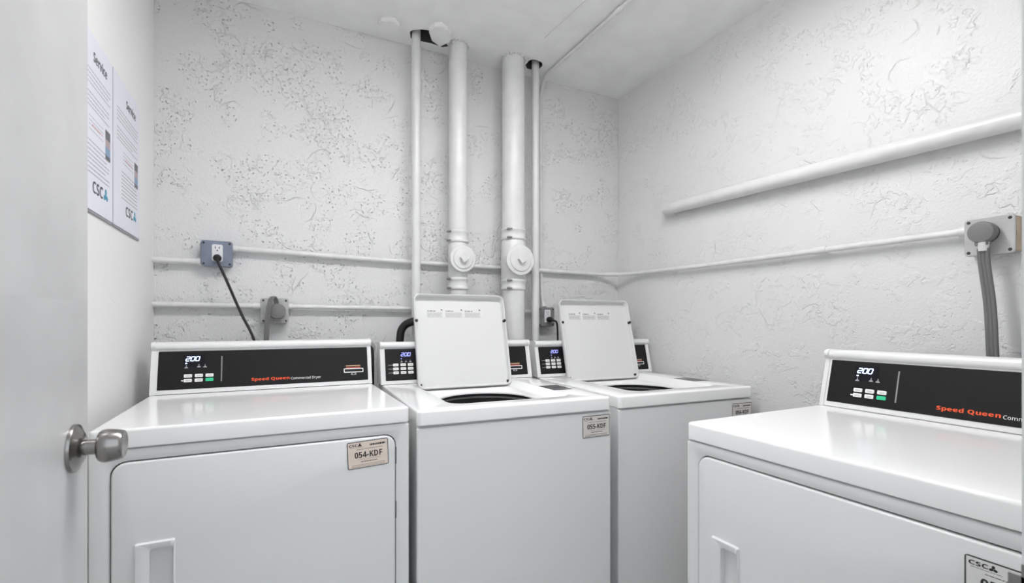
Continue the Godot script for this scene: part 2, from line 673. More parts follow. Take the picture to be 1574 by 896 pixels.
# ---------------------------------------------------------------- room shell
# a wall slab whose inner face is the rectangle at o spanned by u and v; n points into the room
func wall_slab(called: String, o: Vector3, u: Vector3, v: Vector3, thick: float, m: Material) -> Node3D:
	var n := u.cross(v).normalized()
	var st := mb()
	var b := -n * thick
	var p := [o, o + u, o + u + v, o + v]
	var uv := [Vector2(0, 1), Vector2(1, 1), Vector2(1, 0), Vector2(0, 0)]
	quad(st, p, [n, n, n, n], uv)
	quad(st, [p[1] + b, p[0] + b, p[3] + b, p[2] + b], [-n, -n, -n, -n], uv)
	for k in 4:
		var a: Vector3 = p[k]
		var c: Vector3 = p[(k + 1) % 4]
		var m2 := (c - a).cross(n).normalized()
		quad(st, [a, a + b, c + b, c], [m2, m2, m2, m2], uv)
	var root := build(st, called, m, self)
	root.set_meta("kind", "structure")
	return root


func room() -> void:
	var w := ROOM_R - ROOM_L
	var d := FRONT - BACK
	wall_slab("wall_back", Vector3(ROOM_L, 0, BACK), Vector3(w, 0, 0), Vector3(0, CEIL, 0), 0.12, M.back_wall)
	wall_slab("wall_right", Vector3(ROOM_R, 0, BACK), Vector3(0, 0, d), Vector3(0, CEIL, 0), 0.12, M.right_wall)
	wall_slab("wall_left", Vector3(ROOM_L, 0, FRONT), Vector3(0, 0, -d), Vector3(0, CEIL, 0), 0.12, M.left_wall)
	var st := mb()
	bx(st, Vector3(ROOM_L - 0.12, -0.1, BACK - 0.12), Vector3(ROOM_R + 0.12, 0, 1.2))
	build(st, "floor", M.floor, self).set_meta("kind", "structure")
	# the wall with the doorway
	st = mb()
	bx(st, Vector3(ROOM_L - 0.12, 0, FRONT), Vector3(-0.275, CEIL, FRONT + 0.13))
	bx(st, Vector3(0.573, 0, FRONT), Vector3(ROOM_R + 0.12, CEIL, FRONT + 0.13))
	bx(st, Vector3(-0.275, 2.06, FRONT), Vector3(0.573, CEIL, FRONT + 0.13))
	build(st, "wall_front", M.frame, self).set_meta("kind", "structure")
	ceiling()


func ceiling() -> void:
	var c := CSGCombiner3D.new()
	c.name = "ceiling"
	c.set_meta("kind", "structure")
	add_child(c)
	var b := CSGBox3D.new()
	b.name = "slab"
	b.size = Vector3(ROOM_R - ROOM_L + 0.24, 0.14, FRONT - BACK + 0.25)
	b.position = Vector3((ROOM_L + ROOM_R) / 2, CEIL + 0.07, (BACK - 0.12 + FRONT + 0.13) / 2)
	b.material = M.ceiling
	c.add_child(b)
	var cuts := [
		[[0.540, -2.098], [0.547, -2.079], [0.575, -2.060], [0.606, -2.050], [0.640, -2.06], [0.69, -2.08], [0.728, -2.128], [0.705, -2.146], [0.652, -2.140], [0.598, -2.144], [0.555, -2.142]],
		[[1.126, -2.110], [1.124, -2.065], [1.135, -2.048], [1.155, -2.044], [1.190, -2.054], [1.206, -2.075], [1.208, -2.120], [1.19, -2.135], [1.15, -2.135]],
	]
	for q in cuts:
		var g := CSGPolygon3D.new()
		g.name = "opening"
		var pv := PackedVector2Array()
		for v in q:
			pv.append(Vector2(v[0], -v[1]))
		g.polygon = pv
		g.depth = 0.1
		g.operation = CSGShape3D.OPERATION_SUBTRACTION
		g.rotation_degrees = Vector3(-90, 0, 0)   # polygon (x, y) -> (x, -z)
		g.position = Vector3(0, CEIL + 0.09, 0)
		g.material = M.hole
		c.add_child(g, true)
	var st := mb()
	tube(st, [Vector3(1.114, CEIL, -1.58), Vector3(1.106, CEIL, -1.73), Vector3(1.097, CEIL, -1.87)], 0.0022, 8)
	build(st, "paint_seam", M.conduit, c)
	# painted-over cover plates near the stacks
	ceiling_plate([[0.402, 2.089], [0.406, 2.052], [0.435, 2.035], [0.461, 2.03], [0.483, 2.053], [0.488, 2.076], [0.471, 2.126], [0.44, 2.141], [0.419, 2.131]], 0.018, "lone painted-over cover plate on the ceiling, away from the pipe openings")
	ceiling_plate([[0.605, 2.027], [0.618, 1.985], [0.644, 1.967], [0.677, 1.986], [0.706, 2.019], [0.712, 2.060], [0.683, 2.114], [0.637, 2.086]], 0.020, "jagged painted cover plate hanging beside the dark hole of a thin pipe")


func ceiling_plate(p: Array, thick: float, label: String) -> void:
	var mid := Vector3.ZERO
	for v in p:
		mid += Vector3(v[0], 0, -v[1]) / p.size()
	var o := thing("cover_plate", label, "cover plate", Vector3(mid.x, CEIL - thick, mid.z), 0.0, "cover plates on the ceiling")
	var st := mb()
	var top := []
	var cnt := p.size()
	for v in p:
		top.append(Vector3(v[0] - mid.x, 0, -v[1] - mid.z))
	for i in cnt:
		var a: Vector3 = top[i]
		var b: Vector3 = top[(i + 1) % cnt]
		var up := Vector3(0, thick, 0)
		for t in [[Vector3.ZERO, a * 0.93, b * 0.93, Vector3.DOWN], [up, b, a, Vector3.UP]]:
			var q := [t[0], t[1], t[2]]
			if ((q[1] - q[0]) as Vector3).cross(q[2] - q[0]).dot(t[3]) > 0:
				q = [t[0], t[2], t[1]]
			for v in q:
				vert(st, v, t[3], Vector2.ZERO)
		var nn := ((a + b) * 0.5).normalized()
		var q2 := [a * 0.93, b * 0.93, b + up, a + up]
		if ((q2[1] - q2[0]) as Vector3).cross(q2[2] - q2[0]).dot(nn) < 0:
			q2 = [q2[1], q2[0], q2[3], q2[2]]
		quad(st, q2, [nn, nn, nn, nn], [Vector2.ZERO, Vector2.ZERO, Vector2.ZERO, Vector2.ZERO])
	build(st, "plate", M.ceiling, o)


# ---------------------------------------------------------------- door, frame
func door_and_frame() -> void:
	var d := setting("door_1")
	d.position = Vector3(-0.25, 0, 0)
	d.set_meta("label", "grey painted door standing open into the room")
	var st := mb()
	# leaf: face at x = 0 turned to +x, from z = FRONT to the free edge at -0.926
	var side := Transform3D(Basis(Vector3(0, 0, -1), Vector3(0, 1, 0), Vector3(1, 0, 0)), Vector3.ZERO)
	slab(st, side, 0.551, 1.025, 0.752, 2.03, 0.002, -0.040, 0.0, 0.0025, true, 3)
	build(st, "leaf", M.door, d)
	var at := Transform3D(side.basis, Vector3(0, 0.971, -0.868))
	st = mb()
	lathe(st, at, [[0.0335, 0.0], [0.0335, 0.0025], [0.0325, 0.0045], [0.0270, 0.0062], [0.0225, 0.0095], [0.0170, 0.0122], [0.0128, 0.0128]], 12)
	build(st, "rose", M.nickel, d)
	st = mb()
	lathe(st, at, [[0.0108, 0.0125], [0.0108, 0.026], [0.0165, 0.0272], [0.0205, 0.0288], [0.0228, 0.0320], [0.0235, 0.0365], [0.0228, 0.043], [0.0212, 0.0510], [0.0196, 0.0558], [0.0180, 0.0570], [0.0145, 0.0560], [0.0, 0.0550]], 12)
	build(st, "knob", M.nickel, d)
	# jamb beside the opening, with a strike plate
	var f := setting("trim_1")
	st = mb()
	bx(st, Vector3(0.556, 0, FRONT), Vector3(0.573, 2.06, FRONT + 0.136))
	bx(st, Vector3(-0.275, 2.04, FRONT), Vector3(0.573, 2.06, FRONT + 0.136))
	build(st, "jamb", M.frame, f)
	st = mb()
	bx(st, Vector3(0.5545, 0.885, FRONT + 0.000), Vector3(0.5562, 0.946, FRONT + 0.05))
	bx(st, Vector3(0.5545, 0.895, FRONT - 0.008), Vector3(0.5562, 0.936, FRONT + 0.002))
	build(st, "strike_plate", M.nickel, f)


# ---------------------------------------------------------------- machines
func machines() -> void:
	make_dryer("white tumble dryer with beige 054-KDF tag, standing beside the open door", Vector3(-0.0095, 0, -1.309), 0.0, 0.914, "054-KDF", M.tag, Vector3(0.2335, -0.116, 2.5))
	make_washer("white top-loading washer with lid up, tagged 055-KDF, next to a dryer", Vector3(0.6814, 0, -1.293), -2.49, 0.899, "055-KDF", M.tag_grey, Vector3(0.267, -0.0935, 0.5))
	make_washer("white top-loading washer with lid up, tagged 056-KDF, in the room corner", Vector3(1.3907, 0, -1.297), -2.47, 0.891, "056-KDF", M.tag_grey, Vector3(0.267, -0.099, 0.0))
	make_dryer("white tumble dryer backed to the wall below the thick sloping pipe", Vector3(0.934, 0, -0.5385), -90.0, 0.896, "057-KDF", M.tag_white, Vector3(0.252, -0.132, 0.0))


func lay(y: float) -> Transform3D:
	# a plan drawn in x, z and raised along y: local (x, y, z) -> (x, z, -y)
	return Transform3D(Basis(Vector3.RIGHT, Vector3(0, 0, -1), Vector3.UP), Vector3(0, y, 0))


func cabinet(root: Node3D, w: float, top: float, front_hole: Array, seam := 0.0455) -> void:
	var st := mb()
	var bot := 0.03
	# body, a touch narrower than the front skin
	var open := [0, 0.711 / 2 + 0.005, w - 0.002, 0.701, 0.004]
	nest(st, lay(0), [open + [bot], open + [top - 0.042]], true, false, 3)   # open at the top, under the top panel
	build(st, "cabinet", M.enamel_front, root)
	st = mb()
	var h := top - seam - bot
	var cy := bot + h / 2
	var shapes := [[0, cy, w, h, 0.004, -0.012], [0, cy, w, h, 0.005, -0.005], [0, cy, w - 0.0012, h - 0.0012, 0.005, -0.0026], [0, cy, w - 0.004, h - 0.004, 0.004, -0.0008], [0, cy, w - 0.009, h - 0.009, 0.003, 0.0]]
	if front_hole:
		for q in [[0.0, 0.0], [-0.002, -0.0015], [-0.003, -0.004], [-0.003, -0.0115]]:
			shapes.append([front_hole[0], front_hole[1], front_hole[2] + 2 * q[0], front_hole[3] + 2 * q[0], front_hole[4] + q[0], q[1]])
		nest(st, Transform3D(), shapes, false, false, 6)
	else:
		nest(st, Transform3D(), shapes, true, true, 4)
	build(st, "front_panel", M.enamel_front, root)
	for sx in [-1, 1]:
		for z in [-0.06, -0.65]:
			st = mb()
			lathe(st, Transform3D(Basis(Vector3.RIGHT, -PI / 2), Vector3(sx * (w / 2 - 0.05), 0, z)), [[0.022, 0.0], [0.022, 0.012], [0.008, 0.014], [0.008, bot + 0.002]], 4)
			build(st, "foot", M.rubber, root)


func asset_tag(parent: Node3D, at: Vector3, tilt: float, text: String, m: Material) -> void:
	var xf := Transform3D(Basis(Vector3(0, 0, 1), deg_to_rad(tilt)), at)
	var st := mb()
	slab(st, xf, 0, 0, 0.106, 0.071, 0.004, 0.0, 0.0006, 0.0, false, 3)
	var t := build(st, "asset_tag", m, parent)
	t.set_meta("label", "printed asset tag with a dark border")
	lettering(text, "tag_number", font_bold, 0.071, 0.0155, xf * Transform3D(Basis(), Vector3(0.001, -0.0005, 0.0006)), M.ink, t)
	lettering("CSC", "tag_logo", font_bold, 0.022, 0.0065, xf * Transform3D(Basis(), Vector3(-0.037, 0.026, 0.0006)), M.ink, t)
	st = mb()
	drop(st, xf * Transform3D(Basis(), Vector3(-0.0205, 0.0255, 0.0006)), 0.0036)
	build(st, "tag_emblem", M.ink, t)


# small drop-shaped emblem: three petals round a point
func drop(st: SurfaceTool, xf: Transform3D, s: float) -> void:
	for k in 3:
		var a := TAU * k / 3.0 + PI / 2
		var t := Transform3D(Basis(Vector3(0, 0, 1), a), Vector3.ZERO) * Transform3D(Basis(), Vector3(s * 0.75, 0, 0))
		slab(st, xf * t, 0, 0, s * 1.3, s * 1.0, s * 0.45, 0.0, 0.0003, 0.0, false, 3)


func top_panel_dryer(root: Node3D, w: float, top: float) -> void:
	var st := mb()
	slab(st, lay(0), 0, 0.711 / 2 - 0.0015, w, 0.714, 0.014, top - 0.041, top, 0.007, false, 5)
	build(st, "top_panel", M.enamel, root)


const TILT := 0.25

# the slanted console at the back of a machine. Returns its node and the frame of the slanted face (origin on the cabinet top, y up the slope).
func console(root: Node3D, w: float, top: float, zb: float, panel_x0: float, panel_x1: float, py0: float, py1: float) -> Array:
	var n := Node3D.new()
	n.name = "console"
	root.add_child(n)
	var zf := -zb
	var back := -0.708
	var prof := PackedVector2Array()
	prof.append(Vector2(zf, top + 0.0015))
	prof.append(Vector2(zf - TILT * 0.140, top + 0.141))
	var rail := [[0.004, 0.1425], [0.0085, 0.147], [0.0105, 0.152], [0.0100, 0.158], [0.0070, 0.1635], [0.001, 0.1665], [-0.012, 0.1675]]
	for q in rail:
		prof.append(Vector2(zf - TILT * 0.140 + q[0], top + q[1]))
	prof.append(Vector2(back + 0.006, top + 0.163))
	prof.append(Vector2(back, top + 0.157))
	prof.append(Vector2(back, top + 0.0015))
	var st := mb()
	prism(st, prof, -w / 2 + 0.008, w / 2 - 0.008)
	build(st, "console_body", M.plastic, n)
	# end caps stand a little proud
	for s in [-1, 1]:
		st = mb()
		var cap := PackedVector2Array()
		cap.append(Vector2(zf + 0.0025, top + 0.0008))
		cap.append(Vector2(zf + 0.0025 - TILT * 0.138, top + 0.139))
		for q in rail:
			cap.append(Vector2(zf - TILT * 0.140 + q[0] * 1.15 + 0.0015, top + q[1] + 0.001))
		cap.append(Vector2(back + 0.006, top + 0.164))
		cap.append(Vector2(back - 0.001, top + 0.158))
		cap.append(Vector2(back - 0.001, top + 0.0008))
		prism(st, cap, s * (w / 2 - 0.013) if s > 0 else -w / 2 + 0.001, s * (w / 2 - 0.001) if s > 0 else -w / 2 + 0.013)
		build(st, "end_cap", M.plastic, n)
	# slanted frame
	var up := Vector3(0, 1, -TILT).normalized()
	var xf := Transform3D(Basis(Vector3.RIGHT, up, Vector3.RIGHT.cross(up)), Vector3(0, top, zf))
	var k := sqrt(1 + TILT * TILT)
	st = mb()
	slab(st, xf, (panel_x0 + panel_x1) / 2, (py0 + py1) / 2 * k, panel_x1 - panel_x0, (py1 - py0) * k, 0.002, 0.0, 0.0022, 0.0006, false, 2)
	build(st, "control_panel", M.panel, n)
	return [n, xf]


const SEGS := {"0": "abcdef", "2": "abged"}

# seven-segment digit, slanted as on the display
func digit(st: SurfaceTool, xf: Transform3D, ch: String, w: float, h: float) -> void:
	var t := h * 0.17
	var pos := {"a": [0, 1, 1], "d": [0, -1, 1], "g": [0, 0, 1], "b": [1, 0.5, 0], "c": [1, -0.5, 0], "f": [-1, 0.5, 0], "e": [-1, -0.5, 0]}
	for s in SEGS[ch]:
		var q: Array = pos[s]
		var y: float = q[1] * (h - t) / 2
		var x: float = q[0] * (w - t) / 2 + y * 0.22
		if q[2]:
			slab(st, xf, x, y, w - t * 0.9, t, t * 0.3, 0.0, 0.0004, 0.0, false, 2)
		else:
			var sk := Transform3D(Basis(Vector3(1, 0, 0), Vector3(0.22, 1, 0), Vector3(0, 0, 1)), Vector3(x, y, 0))
			slab(st, xf * sk, 0, 0, t, (h - t) / 2 - t * 0.1, t * 0.3, 0.0, 0.0004, 0.0, false, 2)


func display(n: Node3D, xf: Transform3D, x0: float, x1: float, y0: float, y1: float, m: Material) -> void:
	var st := mb()
	slab(st, xf, (x0 + x1) / 2 + 0.004, (y0 + y1) / 2 - 0.008, (x1 - x0) + 0.022, (y1 - y0) + 0.026, 0.002, 0.0015, 0.0026, 0.0, false, 2)
	build(st, "display_window", M.display_window, n)
	var w := (x1 - x0) / 3.2
	for k in 3:
		st = mb()
		digit(st, xf * Transform3D(Basis(), Vector3(x0 + (x1 - x0) * (k + 0.5) / 3.0, (y0 + y1) / 2, 0.0026)), ["2", "0", "0"][k], w, y1 - y0)
		build(st, "display_digit", m, n)


func button(n: Node3D, xf: Transform3D, x: float, y: float, w: float, h: float, m: Material) -> void:
	var st := mb()
	slab(st, xf, x, y, w, h, 0.0022, 0.0018, 0.0040, 0.0007, false, 3)
	build(st, "button", m, n)


func icon(n: Node3D, xf: Transform3D, x: float, y: float, s: float, m: Material) -> void:
	var st := mb()
	slab(st, xf, x, y + s * 0.55, s * 0.28, s * 0.5, s * 0.12, 0.002, 0.0028, 0.0, false, 2)
	slab(st, xf, x, y, s * 0.62, s * 0.4, s * 0.12, 0.002, 0.0028, 0.0, false, 2)
	slab(st, xf, x, y - s * 0.35, s * 1.25, s * 0.42, s * 0.12, 0.002, 0.0028, 0.0, false, 2)
	build(st, "indicator_legend", m, n)


func card_slot(n: Node3D, xf: Transform3D, x: float, y: float, w: float) -> void:
	var st := mb()
	var h := 0.0155
	nest(st, xf, [[x, y, w, h, 0.002, 0.0015], [x, y, w, h, 0.002, 0.0045], [x, y, w - 0.0055, h - 0.0055, 0.001, 0.0045], [x, y, w - 0.0055, h - 0.0055, 0.001, 0.002]], false, false, 2)
	build(st, "card_slot_frame", M.white_ink, n)
	st = mb()
	slab(st, xf, x, y, w - 0.005, h - 0.005, 0.001, 0.0015, 0.0026, 0.0, false, 2)
	build(st, "card_slot", M.black, n)
	st = mb()
	nest(st, xf, [[x, y - 0.0125, 0.019, 0.009, 0.002, 0.0015], [x, y - 0.0125, 0.019, 0.009, 0.002, 0.0032], [x, y - 0.0125, 0.008, 0.005, 0.002, 0.0032], [x, y - 0.0125, 0.008, 0.005, 0.002, 0.002]], false, false, 3)
	build(st, "card_slot_tab", M.line, n)
	var g := RandomNumberGenerator.new()
	g.seed = 4
	for row in 2:
		st = mb()
		slab(st, xf, x - 0.001, y + 0.0105 + row * 0.007, w * 0.74, 0.0042, 0.0005, 0.0015, 0.0027, 0.0, false, 2)
		build(st, "slot_legend", [M.red_ink, M.tan_ink][row], n)


func make_dryer(label: String, at: Vector3, turn: float, top: float, tag: String, tag_mat: Material, tag_at: Vector3) -> void:
	var w := 0.689
	var root := thing("clothes_dryer", label, "dryer", at, deg_to_rad(turn), "tumble dryers")
	var dc := [0.0, top - 0.0685 - 0.31, 0.622, 0.62, 0.034]   # door opening: centre, size, corner
	cabinet(root, w, top, dc)
	top_panel_dryer(root, w, top)
	# door: a slab with a pocket for the grip
	var d := Node3D.new()
	d.name = "door"
	root.add_child(d)
	var gx := -0.227
	var gy := top - 0.254 - 0.075
	var gw := 0.074
	var gh := 0.150
	var st := mb()
	var ow: float = dc[2] - 0.011
	var oh: float = dc[3] - 0.011
	var shapes := [[dc[0], dc[1], ow, oh, 0.029, -0.0105]]
	for q in [[0.0, -0.002], [0.0006, 0.0008], [0.0022, 0.0026], [0.0045, 0.0032]]:
		shapes.append([dc[0], dc[1], ow - 2 * q[0], oh - 2 * q[0], 0.029 - q[0], q[1]])
	shapes.append([gx, gy, gw, gh, 0.004, 0.0032])
	nest(st, Transform3D(), shapes, false, false, 6)
	build(st, "door_panel", M.enamel_front, d)
	# grip: raised rim, finger pocket behind it
	st = mb()
	var cx := gx + 0.012
	var cw := 0.043
	nest(st, Transform3D(), [[gx, gy, gw, gh, 0.004, 0.0031], [gx, gy, gw - 0.001, gh - 0.001, 0.004, 0.0070], [gx, gy, gw - 0.005, gh - 0.005, 0.003, 0.0092],
		[cx, gy - 0.003, cw + 0.004, gh - 0.022, 0.010, 0.0092], [cx, gy - 0.003, cw + 0.001, gh - 0.025, 0.010, 0.0082], [cx, gy - 0.003, cw, gh - 0.027, 0.010, 0.005], [cx - 0.008, gy - 0.004, cw - 0.004, gh - 0.034, 0.009, -0.030], [cx - 0.014, gy - 0.004, cw - 0.010, gh - 0.042, 0.007, -0.040]], false, true, 5)
	build(st, "door_handle", M.enamel_front, d)
	for y in [top - 0.131, top - 0.28]:
		st = mb()
		slab(st, Transform3D(), 0.3082, y, 0.0045, 0.045, 0.001, -0.011, -0.001, 0.0008, false, 2)
		build(st, "hinge", M.cable_grey, d)
	st = mb()
	nest(st, Transform3D(), [[dc[0], dc[1], dc[2] - 0.0055, dc[3] - 0.0055, 0.031, -0.0105], [dc[0], dc[1], dc[2] - 0.0055, dc[3] - 0.0055, 0.031, -0.0075], [dc[0], dc[1], dc[2] - 0.0120, dc[3] - 0.0120, 0.028, -0.0075], [dc[0], dc[1], dc[2] - 0.0120, dc[3] - 0.0120, 0.028, -0.0105]], false, false, 6)
	build(st, "groove_shade_seal", M.groove_shade_gasket, root)  # dark ring added all round: painted groove shade, a seal along the right side
	asset_tag(root, Vector3(tag_at.x, top + tag_at.y, 0.0033), tag_at.z, tag, tag_mat)
	# console
	var c := console(root, 0.687, top, 0.549, -0.3235, 0.3285, 0.0150, 0.1365)
	var n: Node3D = c[0]
	var xf: Transform3D = c[1]
	var k := sqrt(1 + TILT * TILT)
	var dx := 0.0095   # offsets below were read against the machine beside the door
	display(n, xf, -0.2595 + dx, -0.2195 + dx, 0.103 * k, 0.119 * k, M.digit)
	st = mb()
	slab(st, xf, -0.2575 + dx, 0.0965 * k, 0.006, 0.0042, 0.002, 0.002, 0.0032, 0.0, false, 3)
	build(st, "status_light", M.digit, n)
	icon(n, xf, -0.257 + dx, 0.085 * k, 0.008, M.icon)
	icon(n, xf, -0.222 + dx, 0.087 * k, 0.008, M.icon)
	icon(n, xf, -0.205 + dx, 0.086 * k, 0.008, M.icon)
	for r in 2:
		for q in 3:
			button(n, xf, -0.2515 + q * 0.030 + dx, (0.0562 - r * 0.0145) * k, 0.0225, 0.0108, M.green if r == 1 and q == 2 else M.button)
	st = mb()
	slab(st, xf, -0.2665 + dx, 0.0415 * k, 0.006, 0.0035, 0.001, 0.002, 0.0034, 0.0, false, 2)
	build(st, "pointer", M.white_ink, n)
	st = mb()
	slab(st, xf, -0.1575 + dx, 0.076 * k, 0.0032, 0.086, 0.001, 0.0018, 0.0030, 0.0, false, 2)
	build(st, "divider", M.line, n)
	var f := xf * Transform3D(Basis(), Vector3(0, 0, 0.0021))
	lettering("Speed Queen", "brand_lettering", font_bold, 0.119, 0.0140, f * Transform3D(Basis(), Vector3(-0.0095 + dx, 0.0345 * k, 0)), M.orange, n)
	lettering("Commercial Dryer", "model_lettering", font_reg, 0.099, 0.0118, f * Transform3D(Basis(), Vector3(0.1035 + dx, 0.0325 * k, 0)), M.white_ink, n)
	card_slot(n, xf, 0.2675 + dx, 0.0515 * k, 0.070)


func make_washer(label: String, at: Vector3, turn: float, top: float, tag: String, tag_mat: Material, tag_at: Vector3) -> void:
	var w := 0.651
	var root := thing("washing_machine", label, "washer", at, deg_to_rad(turn), "top-loading washers")
	cabinet(root, w, top, [], 0.0485)
	# top with a shallow lid bed and the loading opening
	var st := mb()
	var d := 0.714
	var cy := 0.711 / 2 - 0.0015
	var lx := 0.007
	var shapes := [[0, cy, w, d, 0.014, -0.041], [0, cy, w, d, 0.014, -0.007]]
	for q in [[0.0009, -0.0035], [0.0035, -0.0009], [0.007, 0.0]]:
		shapes.append([0, cy, w - 2 * q[0], d - 2 * q[0], 0.014 - q[0], q[1]])
	for q in [[0.43, 0.532, 0.050, 0.0], [0.424, 0.526, 0.047, -0.0018], [0.388, 0.492, 0.040, -0.0250], [0.378, 0.482, 0.036, -0.0280]]:
		shapes.append([lx, 0.333, q[0], q[1], q[2], q[3]])
	var hx := -0.003
	var hz := 0.285
	for q in [[0.345, 0.370, 0.168, -0.0280], [0.339, 0.364, 0.165, -0.0292], [0.336, 0.361, 0.163, -0.032], [0.336, 0.361, 0.163, -0.036]]:
		shapes.append([hx, hz, q[0], q[1], q[2], q[3]])
	nest(st, lay(top), shapes, false, false, 8)
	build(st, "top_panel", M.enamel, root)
	# what shows inside: tub ring and basket
	st = mb()
	lathe_open(st, lay(top) * Transform3D(Basis(), Vector3(hx, hz + 0.02, 0)), [[0.250, -0.037], [0.192, -0.0375], [0.188, -0.040], [0.188, -0.110], [0.205, -0.112]])
	build(st, "tub_ring", M.tub, root)
	st = mb()
	lathe_open(st, lay(top) * Transform3D(Basis(), Vector3(hx, hz + 0.02, 0)), [[0.1875, -0.050], [0.184, -0.0515], [0.184, -0.0560], [0.1875, -0.0575]])
	build(st, "balance_ring", M.box_grey, root)
	st = mb()
	lathe_open(st, lay(top) * Transform3D(Basis(), Vector3(hx, hz + 0.02, 0)), [[0.215, -0.114], [0.208, -0.118], [0.216, -0.124], [0.216, -0.44], [0.05, -0.45]])
	build(st, "basket", M.steel_tub, root)
	# printed label on the top
	st = mb()
	slab(st, lay(top), 0.262, 0.265, 0.080, 0.125, 0.002, 0.0, 0.0007, 0.0, false, 2)
	build(st, "instruction_label", M.top_label, root)
	asset_tag(root, Vector3(tag_at.x, top + tag_at.y, 0.0003), tag_at.z, tag, tag_mat)
	# lid, standing open
	var lid := Node3D.new()
	lid.name = "lid"
	root.add_child(lid)
	var tilt := deg_to_rad(-14.6)
	lid.transform = Transform3D(Basis(Vector3.RIGHT, tilt), Vector3(0.009, top - 0.022, -0.5646))
	var lw := 0.405
	var lh := 0.398
	st = mb()
	var ls := []
	for q in [[0.010, -0.013], [0.003, -0.0115], [0.0, -0.007], [0.0, 0.013], [0.0012, 0.0152], [0.003, 0.016], [0.0048, 0.0152], [0.006, 0.013], [0.0085, -0.0085], [0.0125, -0.0105]]:
		ls.append([0, lh / 2, lw - 2 * q[0], lh - 2 * q[0], 0.026 - q[0] * 0.7, q[1]])
	nest(st, Transform3D(), ls, true, true, 7)
	build(st, "lid_shell", M.lid, lid)
	for s in [-1, 1]:
		st = mb()
		lathe(st, Transform3D(Basis(), Vector3(s * (lw / 2 - 0.0068), 0.282, 0.0)), [[0.0064, 0.004], [0.0064, 0.0165], [0.0050, 0.0188], [0.0, 0.0192]], 4)
		build(st, "bumper", M.rubber, lid)
		st = mb()
		slab(st, Transform3D(), s * (lw / 2 - 0.014), 0.016, 0.005, 0.014, 0.002, -0.008, 0.006, 0.001, false, 3)
		build(st, "hinge_pin", M.screw, lid)
	st = mb()
	slab(st, Transform3D(), -0.021, 0.322, 0.252, 0.041, 0.001, -0.0106, -0.0098, 0.0, false, 2)
	build(st, "instruction_label", M.lid_label, lid)
	# console
	var c := console(root, 0.664, top, 0.603, -0.312, 0.312, 0.0145, 0.1385)
	var n: Node3D = c[0]
	var xf: Transform3D = c[1]
	var k := sqrt(1 + TILT * TILT)
	display(n, xf, -0.249, -0.209, 0.108 * k, 0.1235 * k, M.digit_blue)
	st = mb()
	slab(st, xf, -0.248, 0.0995 * k, 0.0045, 0.0036, 0.002, 0.002, 0.0032, 0.0, false, 3)
	build(st, "status_light", M.digit_blue, n)
	for q in 3:
		icon(n, xf, -0.247 + q * 0.0175, 0.0885 * k, 0.0072, M.icon)
	for r in 3:
		for q in 3:
			button(n, xf, -0.271 + q * 0.0297, (0.075 - r * 0.0153) * k, 0.0215, 0.0112, M.button)
		st = mb()
		slab(st, xf, -0.291, (0.075 - r * 0.0153) * k, 0.021, 0.0022, 0.0008, 0.002, 0.0032, 0.0, false, 2)
		build(st, "pointer", M.line, n)
	card_slot(n, xf, 0.251, 0.0465 * k, 0.070)


# open lathe (no caps), seen from above
func lathe_open(st: SurfaceTool, xf: Transform3D, prof: Array) -> void:
	var shapes := []
	for q in prof:
		shapes.append([0, 0, 2 * q[0], 2 * q[0], q[0], q[1]])
	nest(st, xf, shapes, false, false, 10)


# ---------------------------------------------------------------- pipes
func upright(x: float, z: float, y0: float) -> Transform3D:
	return Transform3D(Basis(Vector3.RIGHT, -PI / 2), Vector3(x, y0, z))   # local z points up


func straight_pipe(called: String, label: String, category: String, x: float, z: float, r: float) -> void:
	var o := thing(called, label, category, Vector3(x, 0, z))
	var st := mb()
	lathe(st, upright(0, 0, 0), [[r, 0.0], [r, CEIL + 0.085]], 7)
	build(st, "tube", M.pipe, o)


func pipes() -> void:
	straight_pipe("water_pipe", "thin white upright pipe rising into a dark ragged ceiling hole beside a jagged plate", "pipe", 0.574, -2.120, 0.0200)
	straight_pipe("water_pipe", "thin white upright pipe standing between the thickest stack and a slim conduit", "pipe", 1.179, -2.100, 0.0190)
	stack("medium-thick white drain stack with round cleanout plug, beside the thin pipe with jagged plate", 0.767, -2.100, 0.0425, 1.571, 1.513, 1.435, 1.353, 1.295, 0.0615, -72.0)
	stack("thickest white upright drain stack with the largest round cleanout plug", 1.049, -2.090, 0.0555, 1.601, 1.544, 1.443, 1.355, 1.301, 0.0735, -42.0)
	# thick pipe along the right-hand wall, sloping a little
	var o := thing("wall_pipe", "thick white pipe sloping along the wall above the conduit and corner washer", "pipe")
	var st := mb()
	var r := 0.0275
	var p0 := Vector3(1.745, 1.707, -1.775)
	var p1 := Vector3(1.745, 1.671, FRONT)
	var dir := (p1 - p0).normalized()
	tube(st, [p0 + dir * 0.03, p1], r, 28)
	build(st, "tube", M.pipe, o)
	st = mb()
	tube(st, bend([p0 + dir * 0.045, p0 - dir * 0.004, p0 - dir * 0.004 + Vector3(0.042, 0.0, 0.0)], 0.028, 8), r + 0.003, 28)
	build(st, "elbow", M.pipe, o)


